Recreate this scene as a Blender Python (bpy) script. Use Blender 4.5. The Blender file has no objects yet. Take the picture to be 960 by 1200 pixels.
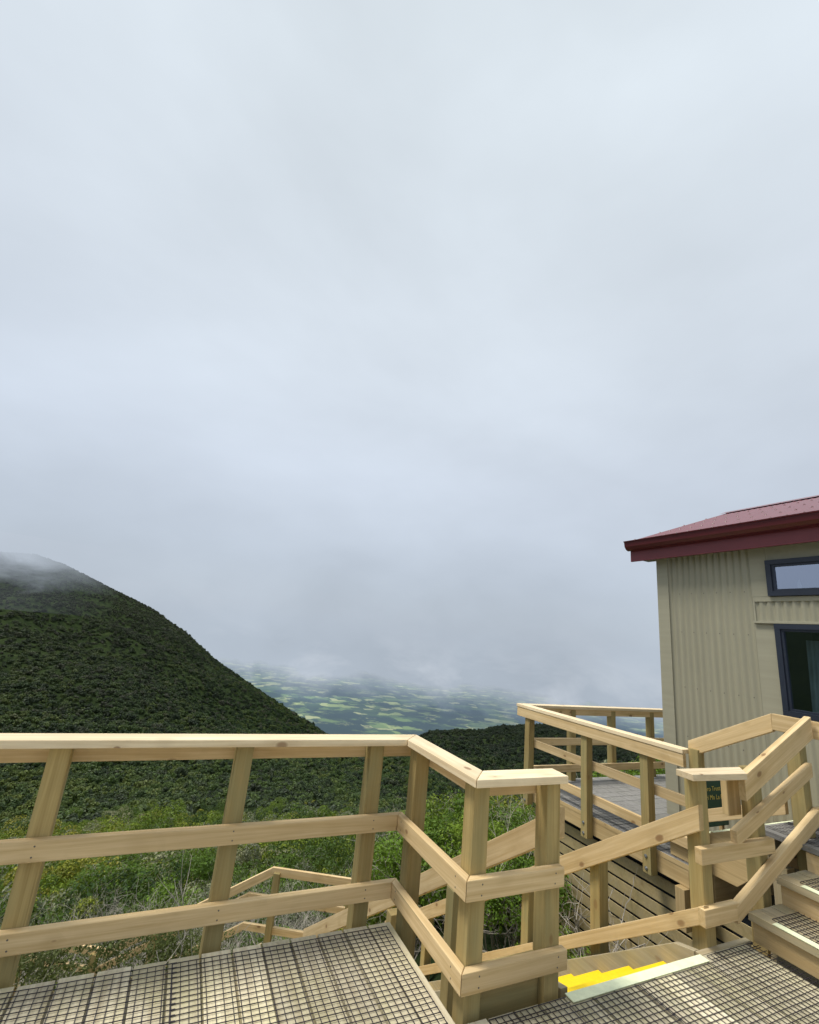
import bpy, bmesh, math, random
from mathutils import Vector, Matrix, noise
random.seed(7)
R = math.radians
scene = bpy.context.scene
COL = scene.collection

# ------------------------------------------------------------------ helpers
def tag(o, label=None, cat=None, group=None, kind=None):
    if label: o['label'] = label
    if cat: o['category'] = cat
    if group: o['group'] = group
    if kind: o['kind'] = kind
    return o

def empty(name, loc, label, cat, group=None):
    o = bpy.data.objects.new(name, None); COL.objects.link(o)
    o.location = loc; o.empty_display_size = 0.2
    return tag(o, label, cat, group)

def link(name, me, parent=None, mw=None, mat=None):
    o = bpy.data.objects.new(name, me); COL.objects.link(o)
    if mat is not None:
        for m in (mat if isinstance(mat, (list, tuple)) else [mat]): me.materials.append(m)
    mw = mw or Matrix.Identity(4)
    if parent is not None:
        o.parent = parent
        base = PW.get(parent.name)
        if base is None:
            base = Matrix.Translation(parent.location) if parent.type == 'EMPTY' else parent.matrix_basis.copy()
        o.matrix_basis = base.inverted() @ mw
    else:
        o.matrix_basis = mw
    PW[o.name] = mw
    return o
PW = {}

def frame(O, X, Y):
    X = Vector(X).normalized(); Y = Vector(Y); Y = (Y - X*Y.dot(X)).normalized(); Z = X.cross(Y)
    m = Matrix.Identity(4)
    for i in range(3):
        m[i][0], m[i][1], m[i][2], m[i][3] = X[i], Y[i], Z[i], O[i]
    return m

def extr(name, O, X, Y, poly, th, mat, parent=None, bev=0.004, dots=()):
    """board: polygon in the XY plane of its own frame, extruded along Z; X is the grain"""
    bm = bmesh.new()
    a = [bm.verts.new((p[0], p[1], 0)) for p in poly]
    b = [bm.verts.new((p[0], p[1], th)) for p in poly]
    n = len(poly)
    bm.faces.new(list(reversed(a))); bm.faces.new(b)
    for i in range(n): bm.faces.new((a[i], a[(i+1) % n], b[(i+1) % n], b[i]))
    bmesh.ops.recalc_face_normals(bm, faces=bm.faces)
    if bev: bmesh.ops.bevel(bm, geom=bm.edges[:], offset=bev, segments=2, affect='EDGES', profile=0.6)
    mats = [mat]
    if dots:
        mats.append(M['nail'])
        for (x, y, z, r) in dots:
            s = 1 if z > th/2 else -1
            c = bm.verts.new((x, y, z + s*0.0015))
            ring = [bm.verts.new((x+r*math.cos(k*math.pi/3), y+r*math.sin(k*math.pi/3), z + s*0.0008)) for k in range(6)]
            for k in range(6):
                f = bm.faces.new((c, ring[k], ring[(k+1) % 6])); f.material_index = 1
    me = bpy.data.meshes.new(name); bm.to_mesh(me); bm.free()
    return link(name, me, parent, frame(O, X, Y), mats)

def box(name, lo, hi, mat, parent=None, bev=0.004, axis=None):
    d = [hi[i]-lo[i] for i in range(3)]
    ax = axis if axis is not None else d.index(max(d))
    if ax == 0:   return extr(name, lo, (1,0,0), (0,1,0), [(0,0),(d[0],0),(d[0],d[1]),(0,d[1])], d[2], mat, parent, bev)
    if ax == 1:   return extr(name, lo, (0,1,0), (0,0,1), [(0,0),(d[1],0),(d[1],d[2]),(0,d[2])], d[0], mat, parent, bev)
    return extr(name, lo, (0,0,1), (1,0,0), [(0,0),(d[2],0),(d[2],d[0]),(0,d[0])], d[1], mat, parent, bev)

def hboard(name, p0, p1, h, th, side, mat, parent, plumb=True, bev=0.004, nails=()):
    """board on edge: p0->p1 is its TOP edge on the visible face; h is the upright depth (measured
    square to the board), th goes along side (a unit vector away from the visible face)"""
    p0 = Vector(p0); p1 = Vector(p1); X = (p1-p0); L = X.length; X.normalize()
    side = Vector(side).normalized()
    up = Vector((0,0,1)); Y = (up - X*up.dot(X)).normalized()
    k = X.z/max(1e-6, math.sqrt(1-X.z**2)) if plumb else 0.0
    Z = X.cross(Y)
    sh = -h*k                       # plumb cut shift
    poly = [(0,0), (L,0), (L+sh,-h), (sh,-h)]
    dn = []
    if Z.dot(side) < 0:
        O = p0 + side*th; vis = th
    else:
        O = p0; vis = 0.0
    for x in nails:
        for q in (0.25, 0.75): dn.append((x + random.uniform(-.006,.006) + sh*q, -h*q, vis, 0.0042))
    return extr(name, O, X, Y, poly, th, mat, parent, bev, dn)

def mesh(name, verts, faces, mat, parent=None, mw=None, smooth=False, midx=None):
    me = bpy.data.meshes.new(name); me.from_pydata(verts, [], faces); me.update()
    o = link(name, me, parent, mw, mat)
    if smooth: me.polygons.foreach_set('use_smooth', [True]*len(me.polygons))
    if midx: me.polygons.foreach_set('material_index', midx)
    return o

def add_box(V, F, lo, hi):
    n = len(V)
    for z in (lo[2], hi[2]):
        V += [(lo[0],lo[1],z),(hi[0],lo[1],z),(hi[0],hi[1],z),(lo[0],hi[1],z)]
    F += [(n,n+3,n+2,n+1),(n+4,n+5,n+6,n+7),(n,n+1,n+5,n+4),(n+1,n+2,n+6,n+5),(n+2,n+3,n+7,n+6),(n+3,n,n+4,n+7)]

# ------------------------------------------------------------------ materials
M = {}
def newmat(name):
    m = bpy.data.materials.new(name); m.use_nodes = True
    nt = m.node_tree; nt.nodes.clear()
    out = nt.nodes.new('ShaderNodeOutputMaterial')
    return m, nt, out
def N(nt, t, **kw):
    n = nt.nodes.new(t)
    for k, v in kw.items():
        if k.startswith('i_'):
            key = k[2:]
            n.inputs[int(key) if key.isdigit() else key].default_value = v
        else: setattr(n, k, v)
    return n
def ramp(nt, fac, stops, interp='LINEAR'):
    r = nt.nodes.new('ShaderNodeValToRGB'); r.color_ramp.interpolation = interp
    els = r.color_ramp.elements
    while len(els) > 1: els.remove(els[-1])
    els[0].position = stops[0][0]; els[0].color = tuple(stops[0][1]) + (1,)
    for p, c in stops[1:]:
        e = els.new(p); e.color = tuple(c) + (1,)
    nt.links.new(fac, r.inputs[0]); return r.outputs[0]
def mixc(nt, fac, a, b, mode='MIX'):
    n = nt.nodes.new('ShaderNodeMix'); n.data_type = 'RGBA'; n.blend_type = mode
    for s, v in ((n.inputs[0], fac), (n.inputs[6], a), (n.inputs[7], b)):
        if hasattr(v, 'links'): nt.links.new(v, s)
        elif isinstance(v, (int, float)): s.default_value = v
        else: s.default_value = tuple(v) + (1,)
    return n.outputs[2]
def math_(nt, op, a, b=0.0, c=0.0, clamp=False):
    n = nt.nodes.new('ShaderNodeMath'); n.operation = op; n.use_clamp = clamp
    for i, v in enumerate((a, b, c)):
        if hasattr(v, 'links'): nt.links.new(v, n.inputs[i])
        else: n.inputs[i].default_value = v
    return n.outputs[0]
def mapped(nt, src, scale, loc=None):
    mp = N(nt, 'ShaderNodeMapping'); nt.links.new(src, mp.inputs[0]); mp.inputs['Scale'].default_value = scale
    if loc is not None: nt.links.new(loc, mp.inputs['Location'])
    return mp.outputs[0]
def noise_(nt, vec, scale, detail=4, rough=0.55, dist=0.0):
    n = N(nt, 'ShaderNodeTexNoise'); nt.links.new(vec, n.inputs['Vector'])
    n.inputs['Scale'].default_value = scale; n.inputs['Detail'].default_value = detail
    n.inputs['Roughness'].default_value = rough; n.inputs['Distortion'].default_value = dist
    return n.outputs['Fac']
def bsdf(nt, out, col, rough=0.7, spec=0.3, bump=None, bstr=0.2, bdist=0.01, metal=0.0):
    b = N(nt, 'ShaderNodeBsdfPrincipled')
    if hasattr(col, 'links'): nt.links.new(col, b.inputs['Base Color'])
    else: b.inputs['Base Color'].default_value = tuple(col) + (1,)
    if hasattr(rough, 'links'): nt.links.new(rough, b.inputs['Roughness'])
    else: b.inputs['Roughness'].default_value = rough
    b.inputs['Specular IOR Level'].default_value = spec; b.inputs['Metallic'].default_value = metal
    if bump is not None:
        bn = N(nt, 'ShaderNodeBump'); bn.inputs['Strength'].default_value = bstr; bn.inputs['Distance'].default_value = bdist
        nt.links.new(bump, bn.inputs['Height']); nt.links.new(bn.outputs[0], b.inputs['Normal'])
    nt.links.new(b.outputs[0], out.inputs['Surface']); return b

def timber(name, dark, light, knot=(0.20,0.10,0.04), green=None, greenamt=0.0, knots=1.0, weather=0.0, tonevar=0.25):
    m, nt, out = newmat(name)
    tc = N(nt, 'ShaderNodeTexCoord').outputs['Object']
    oi = N(nt, 'ShaderNodeObjectInfo')
    off = N(nt, 'ShaderNodeCombineXYZ')
    for i, k in enumerate((37.0, 11.0, 19.0)):
        nt.links.new(math_(nt, 'MULTIPLY', oi.outputs['Random'], k), off.inputs[i])
    add = N(nt, 'ShaderNodeVectorMath', operation='ADD')
    nt.links.new(tc, add.inputs[0]); nt.links.new(off.outputs[0], add.inputs[1]); v = add.outputs[0]
    warp = noise_(nt, mapped(nt, v, (1.2, 6, 6)), 1.0, 2)
    gv = mapped(nt, v, (0.9, 26, 26))
    g1 = noise_(nt, gv, 1.0, 5, 0.6, 1.2)
    g2 = noise_(nt, mapped(nt, v, (4, 160, 160)), 1.0, 3, 0.6)
    fac = math_(nt, 'ADD', math_(nt, 'MULTIPLY', g1, 0.75), math_(nt, 'MULTIPLY', g2, 0.25))
    col = ramp(nt, fac, [(0.3, dark), (0.62, light)])
    # broad tone drift along the board and from board to board
    tone = math_(nt, 'MULTIPLY_ADD', oi.outputs['Random'], tonevar, 1.0 - tonevar*0.55)
    big = noise_(nt, mapped(nt, v, (1.1, 5, 5)), 1.0, 3)
    tone = math_(nt, 'MULTIPLY', tone, math_(nt, 'MULTIPLY_ADD', big, 0.35, 0.83))
    tc3 = N(nt, 'ShaderNodeCombineXYZ')
    for i in range(3): nt.links.new(tone, tc3.inputs[i])
    col = mixc(nt, 1.0, col, tc3.outputs[0], 'MULTIPLY')
    if green:
        gm = ramp(nt, noise_(nt, mapped(nt, v, (1.6, 7, 7)), 1.0, 4, 0.6), [(0.42, (0,0,0)), (0.68, (1,1,1))])
        col = mixc(nt, math_(nt, 'MULTIPLY', gm, greenamt), col, green)
    # knots
    vo = N(nt, 'ShaderNodeTexVoronoi'); vo.inputs['Scale'].default_value = 1.0
    nt.links.new(mapped(nt, v, (5.0, 9.0, 9.0)), vo.inputs['Vector'])
    vs = N(nt, 'ShaderNodeSeparateColor'); nt.links.new(vo.outputs['Color'], vs.inputs[0])
    has = math_(nt, 'GREATER_THAN', vs.outputs[0], 0.52)
    size = math_(nt, 'MULTIPLY_ADD', vs.outputs[1], 0.8, 0.75)
    kd = math_(nt, 'DIVIDE', math_(nt, 'ADD', vo.outputs['Distance'], math_(nt, 'MULTIPLY', g2, 0.05)), size)
    km = ramp(nt, kd, [(0.0, (1,1,1)), (0.11, (0.85,0.85,0.85)), (0.16, (0,0,0))])
    kr = ramp(nt, kd, [(0.12, (0,0,0)), (0.19, (1,1,1)), (0.42, (0,0,0))])
    col = mixc(nt, math_(nt, 'MULTIPLY', math_(nt, 'MULTIPLY', kr, has), 0.30*knots), col, [x*0.8 for x in dark])
    col = mixc(nt, math_(nt, 'MULTIPLY', math_(nt, 'MULTIPLY', km, has), 0.85*knots), col, knot)
    ck = noise_(nt, mapped(nt, v, (1.1, 55, 55)), 1.0, 2, 0.5)
    col = mixc(nt, math_(nt, 'MULTIPLY', ramp(nt, ck, [(0.70,(0,0,0)),(0.76,(1,1,1))]), 0.45), col, [x*0.55 for x in dark])
    dirt = noise_(nt, v, 3.0, 5, 0.65)
    col = mixc(nt, math_(nt, 'MULTIPLY', ramp(nt, dirt, [(0.55,(0,0,0)),(0.75,(1,1,1))]), 0.25), col, [x*0.7 for x in dark])
    if weather:
        wm = ramp(nt, noise_(nt, mapped(nt, v, (2.2, 12, 12)), 1.0, 5, 0.65), [(0.4, (0,0,0)), (0.7, (1,1,1))])
        col = mixc(nt, math_(nt, 'MULTIPLY', wm, weather), col, (0.33, 0.31, 0.27))
    # end grain a little darker
    geo = N(nt, 'ShaderNodeNewGeometry')
    vt = N(nt, 'ShaderNodeVectorTransform', vector_type='NORMAL', convert_from='WORLD', convert_to='OBJECT')
    nt.links.new(geo.outputs['Normal'], vt.inputs[0])
    sx = N(nt, 'ShaderNodeSeparateXYZ'); nt.links.new(vt.outputs[0], sx.inputs[0])
    eg = math_(nt, 'GREATER_THAN', math_(nt, 'ABSOLUTE', sx.outputs[0]), 0.75)
    col = mixc(nt, math_(nt, 'MULTIPLY', eg, 0.35), col, [c*0.6 for c in dark])
    bsdf(nt, out, col, 0.72, 0.25, fac, 0.22, 0.004)
    M[name] = m; return m
timber('rail_timber', (0.54,0.37,0.165), (0.74,0.56,0.315))
timber('cap_timber', (0.66,0.50,0.29), (0.84,0.70,0.48))
timber('post_timber', (0.29,0.21,0.080), (0.44,0.335,0.145), green=(0.26,0.26,0.13), greenamt=0.55, knots=0.7)
timber('grey_timber', (0.36,0.285,0.155), (0.52,0.43,0.27), green=(0.34,0.32,0.19), greenamt=0.5, knots=0.6, weather=0.4)
timber('terrace_timber', (0.42,0.29,0.13), (0.58,0.43,0.22), knots=0.8)
timber('slat_timber', (0.40,0.305,0.14), (0.57,0.455,0.24), green=(0.28,0.26,0.12), greenamt=0.5, knots=0.4, weather=0.25)

def plain(name, col, rough=0.6, spec=0.3, var=0.15, scale=8, metal=0.0, bstr=0.0):
    m, nt, out = newmat(name)
    tc = N(nt, 'ShaderNodeTexCoord').outputs['Object']
    n = noise_(nt, tc, scale, 5, 0.6)
    c = ramp(nt, n, [(0.3, [x*(1-var) for x in col]), (0.7, [min(1, x*(1+var)) for x in col])])
    bsdf(nt, out, c, rough, spec, n if bstr else None, bstr, 0.01, metal)
    M[name] = m; return m
def streaked(name, col, rough=0.5):
    m, nt, out = newmat(name)
    tc = N(nt, 'ShaderNodeTexCoord').outputs['Object']
    a = noise_(nt, mapped(nt, tc, (14, 14, 0.5)), 1.0, 5, 0.6)
    b = noise_(nt, tc, 1.1, 5, 0.6)
    c = ramp(nt, a, [(0.3, [x*0.93 for x in col]), (0.65, [x*1.05 for x in col])])
    c = mixc(nt, math_(nt, 'MULTIPLY', ramp(nt, b, [(0.5,(0,0,0)),(0.75,(1,1,1))]), 0.22), c, [x*0.75 for x in col])
    bsdf(nt, out, c, rough, 0.35); M[name] = m
plain('nail', (0.12,0.10,0.085), 0.5, 0.5)
plain('bolt', (0.42,0.43,0.44), 0.38, 0.5, metal=0.8)
plain('wire', (0.030,0.026,0.034), 0.55, 0.4)
plain('yellow_paint', (0.90,0.63,0.010), 0.6, 0.3, 0.06, 30)
plain('pale_nosing', (0.80,0.84,0.57), 0.75, 0.2, 0.10, 25)
streaked('trim', (0.335,0.318,0.235))
streaked('wall_sheet', (0.325,0.308,0.225), 0.45)
plain('roof_red', (0.20,0.055,0.065), 0.28, 0.5, 0.10, 3)
plain('fascia_red', (0.165,0.038,0.046), 0.45, 0.4, 0.08, 3)
plain('gutter_red', (0.085,0.014,0.018), 0.3, 0.5, 0.08, 3)
plain('frame_dark', (0.020,0.026,0.042), 0.4, 0.45, 0.08, 5)
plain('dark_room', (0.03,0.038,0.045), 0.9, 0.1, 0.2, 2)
plain('curtain', (0.26,0.29,0.29), 0.9, 0.1, 0.15, 6)
plain('sign_green', (0.010,0.060,0.045), 0.5, 0.4, 0.08, 5)
plain('sign_yellow', (0.55,0.47,0.13), 0.6, 0.3, 0.05, 5)
plain('twig', (0.39,0.355,0.30), 0.9, 0.1, 0.35, 6)
plain('stem', (0.10,0.075,0.05), 0.9, 0.1, 0.35, 6)

# weathered deck boards: tone per board comes from a mesh attribute
def deckmat(name, a, b, green, amt, dirt):
    m, nt, out = newmat(name)
    tc = N(nt, 'ShaderNodeTexCoord').outputs['Object']
    at = N(nt, 'ShaderNodeAttribute', attribute_name='tone')
    t = at.outputs['Fac']
    off = N(nt, 'ShaderNodeCombineXYZ'); nt.links.new(math_(nt, 'MULTIPLY', t, 53.0), off.inputs[1]); nt.links.new(math_(nt, 'MULTIPLY', t, 31.0), off.inputs[0])
    add = N(nt, 'ShaderNodeVectorMath', operation='ADD'); nt.links.new(tc, add.inputs[0]); nt.links.new(off.outputs[0], add.inputs[1])
    v = add.outputs[0]
    g = noise_(nt, mapped(nt, v, (38, 1.3, 38)), 1.0, 5, 0.62, 0.6)
    c = ramp(nt, g, [(0.28, a), (0.66, b)])
    patch = noise_(nt, mapped(nt, v, (3, 1.4, 3)), 1.6, 5, 0.65)
    c = mixc(nt, math_(nt, 'MULTIPLY', ramp(nt, patch, [(0.42, (0,0,0)), (0.66, (1,1,1))]), amt), c, green)
    sp = noise_(nt, v, 22, 6, 0.7)
    c = mixc(nt, math_(nt, 'MULTIPLY', ramp(nt, sp, [(0.55, (0,0,0)), (0.72, (1,1,1))]), dirt), c, [x*0.35 for x in a])
    tone = math_(nt, 'MULTIPLY_ADD', t, 0.42, 0.74)
    k = N(nt, 'ShaderNodeCombineXYZ')
    for i in range(3): nt.links.new(tone, k.inputs[i])
    c = mixc(nt, 1.0, c, k.outputs[0], 'MULTIPLY')
    bsdf(nt, out, c, 0.8, 0.2, g, 0.35, 0.004)
    M[name] = m
deckmat('deck_boards', (0.48,0.41,0.28), (0.72,0.65,0.475), (0.50,0.46,0.24), 0.55, 0.42)
deckmat('terrace_boards', (0.17,0.165,0.155), (0.31,0.30,0.285), (0.22,0.22,0.19), 0.5, 0.6)

# glass: faint mirror over a see-through pane
for gname, extra in (('glass', 0.13), ('sky_glass', 0.42)):
    m, nt, out = newmat(gname)
    gl = N(nt, 'ShaderNodeBsdfGlossy'); gl.inputs['Color'].default_value = (0.75,0.82,1.0,1); gl.inputs['Roughness'].default_value = 0.03
    tr = N(nt, 'ShaderNodeBsdfTransparent'); tr.inputs['Color'].default_value = (0.55,0.66,0.72,1)
    mx = N(nt, 'ShaderNodeMixShader'); fr = N(nt, 'ShaderNodeFresnel'); fr.inputs[0].default_value = 1.6
    nt.links.new(math_(nt, 'ADD', fr.outputs[0], extra, clamp=True), mx.inputs[0]); nt.links.new(tr.outputs[0], mx.inputs[1]); nt.links.new(gl.outputs[0], mx.inputs[2])
    nt.links.new(mx.outputs[0], out.inputs[0]); M[gname] = m

# foliage: colour from a large-scale patch noise on the plant's place + its own random value
def leafmat(name, cols, grey=(0.16,0.165,0.12), greyamt=0.35, trans=0.25, patch=0.02, seed=0.0, rough=0.55, forest=False):
    m, nt, out = newmat(name)
    oi = N(nt, 'ShaderNodeObjectInfo')
    add = N(nt, 'ShaderNodeVectorMath', operation='ADD'); nt.links.new(oi.outputs['Location'], add.inputs[0]); add.inputs[1].default_value = (seed, seed*2, 0)
    p = noise_(nt, add.outputs[0], patch, 4, 0.6)
    f = math_(nt, 'ADD', math_(nt, 'MULTIPLY', p, 0.9), math_(nt, 'MULTIPLY_ADD', oi.outputs['Random'], 0.5, -0.2))
    c = ramp(nt, f, [(0.25 + 0.5*i/(len(cols)-1), cc) for i, cc in enumerate(cols)])
    g = math_(nt, 'GREATER_THAN', math_(nt, 'FRACT', math_(nt, 'MULTIPLY', oi.outputs['Random'], 17.3)), 1.0-greyamt)
    c = mixc(nt, math_(nt, 'MULTIPLY', g, 0.7), c, grey)
    if forest:      # short olive-brown growth high on the mountain, cloud shadow painted into the forest on the right
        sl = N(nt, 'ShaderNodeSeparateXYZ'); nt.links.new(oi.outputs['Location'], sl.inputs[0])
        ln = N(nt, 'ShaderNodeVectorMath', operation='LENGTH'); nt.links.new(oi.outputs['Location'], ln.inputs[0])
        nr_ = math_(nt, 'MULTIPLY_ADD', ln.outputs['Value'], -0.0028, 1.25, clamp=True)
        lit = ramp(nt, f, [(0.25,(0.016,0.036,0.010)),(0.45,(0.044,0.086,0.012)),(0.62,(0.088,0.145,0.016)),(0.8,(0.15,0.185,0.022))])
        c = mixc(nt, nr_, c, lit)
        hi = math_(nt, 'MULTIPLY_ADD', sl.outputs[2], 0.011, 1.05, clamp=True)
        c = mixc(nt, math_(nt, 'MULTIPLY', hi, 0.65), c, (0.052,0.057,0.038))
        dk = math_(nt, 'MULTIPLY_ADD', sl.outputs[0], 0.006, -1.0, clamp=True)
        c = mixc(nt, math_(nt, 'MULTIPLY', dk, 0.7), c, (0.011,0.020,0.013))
    geo = N(nt, 'ShaderNodeNewGeometry')
    isl = geo.outputs['Random Per Island']
    k = N(nt, 'ShaderNodeCombineXYZ'); tv = math_(nt, 'MULTIPLY_ADD', isl, 0.8, 0.6)
    for i in range(3): nt.links.new(tv, k.inputs[i])
    c = mixc(nt, 1.0, c, k.outputs[0], 'MULTIPLY')
    b = N(nt, 'ShaderNodeBsdfPrincipled'); nt.links.new(c, b.inputs['Base Color']); b.inputs['Roughness'].default_value = rough; b.inputs['Specular IOR Level'].default_value = 0.3
    t = N(nt, 'ShaderNodeBsdfTranslucent'); nt.links.new(mixc(nt, 0.4, c, (0.25,0.32,0.03)), t.inputs['Color'])
    mx = N(nt, 'ShaderNodeMixShader'); mx.inputs[0].default_value = trans
    nt.links.new(b.outputs[0], mx.inputs[1]); nt.links.new(t.outputs[0], mx.inputs[2]); nt.links.new(mx.outputs[0], out.inputs[0])
    M[name] = m
leafmat('leaf_bright', [(0.065,0.125,0.012), (0.13,0.225,0.018), (0.21,0.29,0.026)], greyamt=0.0, trans=0.3, patch=0.5)
leafmat('leaf_olive', [(0.050,0.070,0.018), (0.085,0.11,0.028), (0.12,0.135,0.045)], greyamt=0.0, trans=0.25, patch=0.5)
leafmat('leaf_scrub', [(0.028,0.060,0.010), (0.075,0.132,0.012), (0.155,0.215,0.016), (0.25,0.235,0.026)], grey=(0.23,0.225,0.165), greyamt=0.2, trans=0.25, patch=0.11)
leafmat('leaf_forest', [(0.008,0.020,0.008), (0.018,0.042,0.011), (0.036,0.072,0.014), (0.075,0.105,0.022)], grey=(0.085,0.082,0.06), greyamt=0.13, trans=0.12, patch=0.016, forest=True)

# ------------------------------------------------------------------ camera
H = 1.6
cam = bpy.data.cameras.new('camera'); co = bpy.data.objects.new('camera', cam); COL.objects.link(co)
cam.sensor_fit = 'HORIZONTAL'; cam.sensor_width = 36.0; cam.lens = 531.4/960*36.0
cam.clip_start = 0.05; cam.clip_end = 60000
Rm = Matrix(((0.898,-0.196,-0.393),(-0.428,-0.193,-0.883),(0.097,0.961,-0.258)))
q = Rm.to_quaternion(); q.normalize()
co.rotation_mode = 'QUATERNION'; co.rotation_quaternion = q; co.location = (0,0,H)
scene.camera = co

# ------------------------------------------------------------------ near deck
ZD = 0.0
deck = empty('viewing_deck', (0,0,-0.3), 'weathered timber deck covered in black wire netting in the foreground', 'deck')
def boards(name, spans, th, mat, parent, along='t', ztop=0.0):
    V, F, tone = [], [], []
    for (u0, u1, a0, a1) in spans:
        e = random.uniform(-.003,.003); z = ztop + random.uniform(-.0015,.0015)
        n0 = len(F)
        if along == 't': add_box(V, F, (u0, a0, z-th), (u1, a1+e, z))
        else: add_box(V, F, (a0+e, u0, z-th), (a1, u1, z))
        tn = random.random()
        tone += [tn]*8
    o = mesh(name, V, F, mat, parent)
    at = o.data.attributes.new('tone', 'FLOAT', 'POINT'); at.data.foreach_set('value', tone)
    return o
P = 0.1445
spans = []
u = 1.38
while u > -4.2:
    spans.append((u-P+0.012, u, -1.6, 2.80)); u -= P
u = 1.38
while u < 3.40:
    u1 = min(u+P, 3.475)
    a1 = 2.05
    spans.append((u+0.012, u1, -1.6, a1)); u += P
boards('decking', spans, 0.032, M['deck_boards'], deck)
box('nosing_strip', (1.985, 2.000, 0.0025), (2.99, 2.056, 0.007), M['pale_nosing'], deck, 0.001)
for (lo, hi) in (((-4.2,2.74,-0.24),(1.36,2.785,-0.036)), ((1.335,2.06,-0.24),(1.38,2.735,-0.036)), ((1.42,1.99,-0.28),(3.47,2.035,-0.038)),
                 ((-4.2,1.2,-0.24),(3.4,1.245,-0.036)), ((-4.2,0.0,-0.24),(3.4,0.045,-0.036))):
    box('bearer', lo, hi, M['grey_timber'], deck)
box('edge_trim', (3.0, 2.053, -0.16), (3.47, 2.09, 0.002), M['grey_timber'], deck)
for (x, y) in ((-3.5,2.6),(-2.0,2.6),(-0.5,2.6),(1.2,2.6),(1.6,1.8),(3.2,1.8),(-2.0,0.3),(0.5,0.3),(2.5,0.3)):
    box('pile', (x, y, -4.0), (x+.12, y+.12, -0.24), M['grey_timber'], deck)

def netting(name, rects, parent, zfun, pitch=0.034, rad=0.0013, pt=0.031):
    V, F = [], []
    def wire(pts):
        n0 = len(V)
        for i, p in enumerate(pts):
            p = Vector(p); d = (Vector(pts[min(i+1,len(pts)-1)]) - Vector(pts[max(i-1,0)])).normalized()
            s = Vector((-d.y, d.x, 0)).normalized()
            V.extend([tuple(p - s*rad - Vector((0,0,rad))), tuple(p + s*rad - Vector((0,0,rad))), tuple(p + s*rad + Vector((0,0,rad))), tuple(p - s*rad + Vector((0,0,rad)))])
        for i in range(len(pts)-1):
            a = n0+4*i; b = a+4
            for k in range(1,4): F.append((a+k, a+(k+1)%4, b+(k+1)%4, b+k))
    for (s0, s1, t0, t1) in rects:
        ph = random.random()*10
        def wob(x, y):
            return (0.0045*noise.noise((x*3+ph, y*3, ph)), 0.0045*noise.noise((x*3, y*3+ph, 5+ph)), 0.002*noise.noise((x*7, y*7, ph)))
        ns = int((s1-s0)/pitch); ntt = int((t1-t0)/pt)
        for i in range(ns+1):
            x = s0 + i*pitch; L = []
            n = max(2, int((t1-t0)/0.09))
            for k in range(n+1):
                y = t0 + (t1-t0)*k/n; w = wob(x, y); L.append((x+w[0], y+w[1], zfun(x)+0.0035+w[2]*.5))
            wire(L)
        for j in range(ntt+1):
            y = t1 - j*pt; L = []
            n = max(2, int((s1-s0)/0.09))
            for k in range(n+1):
                x = s0 + (s1-s0)*k/n; w = wob(x, y); L.append((x+w[0], y+w[1], zfun(x)+0.0055+w[2]*.5))
            wire(L)
    return mesh(name, V, F, M['wire'], parent)
netting('wire_netting', [(-2.3,-0.62,0.9,2.755), (-0.635,0.27,0.9,2.76), (0.255,1.345,0.9,2.757), (1.40,2.42,0.9,1.985), (2.405,3.45,0.9,1.988), (3.02,3.46,1.99,2.036), (1.53,1.97,1.99,2.036)], deck, lambda x: 0.0)

# ------------------------------------------------------------------ railing around the near deck
rail = empty('deck_railing', (1.425,2.86,-0.3), 'new pine railing wrapping the corner of the netted foreground deck', 'railing')
RT, CT, PT = M['rail_timber'], M['cap_timber'], M['post_timber']
for s in (-2.06, -1.265, -0.47, 0.385, 1.175):
    box('post', (s, 2.86, -0.55), (s+.09, 2.95, 0.921), PT, rail, 0.005)
box('post', (1.425, 2.72, -0.55), (1.515, 2.81, 0.921), PT, rail, 0.005)
box('post', (1.428, 2.087, -0.55), (1.518, 2.177, 0.921), PT, rail, 0.005)
box('post', (1.885, 2.087, -0.55), (1.975, 2.177, 0.921), PT, rail, 0.005)
# caps with mitred corners
def cap(name, pts, z0, z1, X, mat, parent, bev=0.004, vd=()):
    O = Vector((pts[0][0], pts[0][1], z0)); X = Vector((X[0], X[1], 0)).normalized(); Y = Vector((-X.y, X.x, 0))
    poly = [((Vector((p[0],p[1],0))-Vector((O.x,O.y,0))).dot(X), (Vector((p[0],p[1],0))-Vector((O.x,O.y,0))).dot(Y)) for p in pts]
    o = extr(name, O, X, Y, poly, z1-z0, mat, parent, bev)
    if vd:      # nail heads on the front edge (local y = 0)
        bm = bmesh.new(); bm.from_mesh(o.data)
        for x in vd:
            for q in (0.25, 0.75):
                px, pz, r = x + random.uniform(-.006,.006), (z1-z0)*q, 0.0042
                c = bm.verts.new((px, -0.0015, pz)); ring = [bm.verts.new((px+r*math.cos(k*math.pi/3), -0.0008, pz+r*math.sin(k*math.pi/3))) for k in range(6)]
                for k in range(6): bm.faces.new((c, ring[k], ring[(k+1) % 6])).material_index = 1
        o.data.materials.append(M['nail']); bm.to_mesh(o.data); bm.free()
    return o
cap('cap_rail', [(-3.2,2.785),(1.383,2.785),(1.511,2.925),(-3.2,2.925)], 0.923, 0.96, (1,0), CT, rail)
cap('cap_rail', [(1.385,2.018),(1.385,2.783),(1.513,2.923),(1.513,2.155)], 0.923, 0.96, (0,1), CT, rail)
cap('cap_rail', [(1.387,2.016),(1.962,2.016),(1.975,2.153),(1.515,2.153)], 0.923, 0.96, (1,0), CT, rail)
box('top_rail', (-3.2,2.952,0.822), (1.50,2.995,0.919), RT, rail)
box('top_rail', (1.517,2.19,0.822), (1.56,2.95,0.919), RT, rail)
box('top_rail', (1.50,2.179,0.830), (1.93,2.222,0.920), RT, rail)
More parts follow.
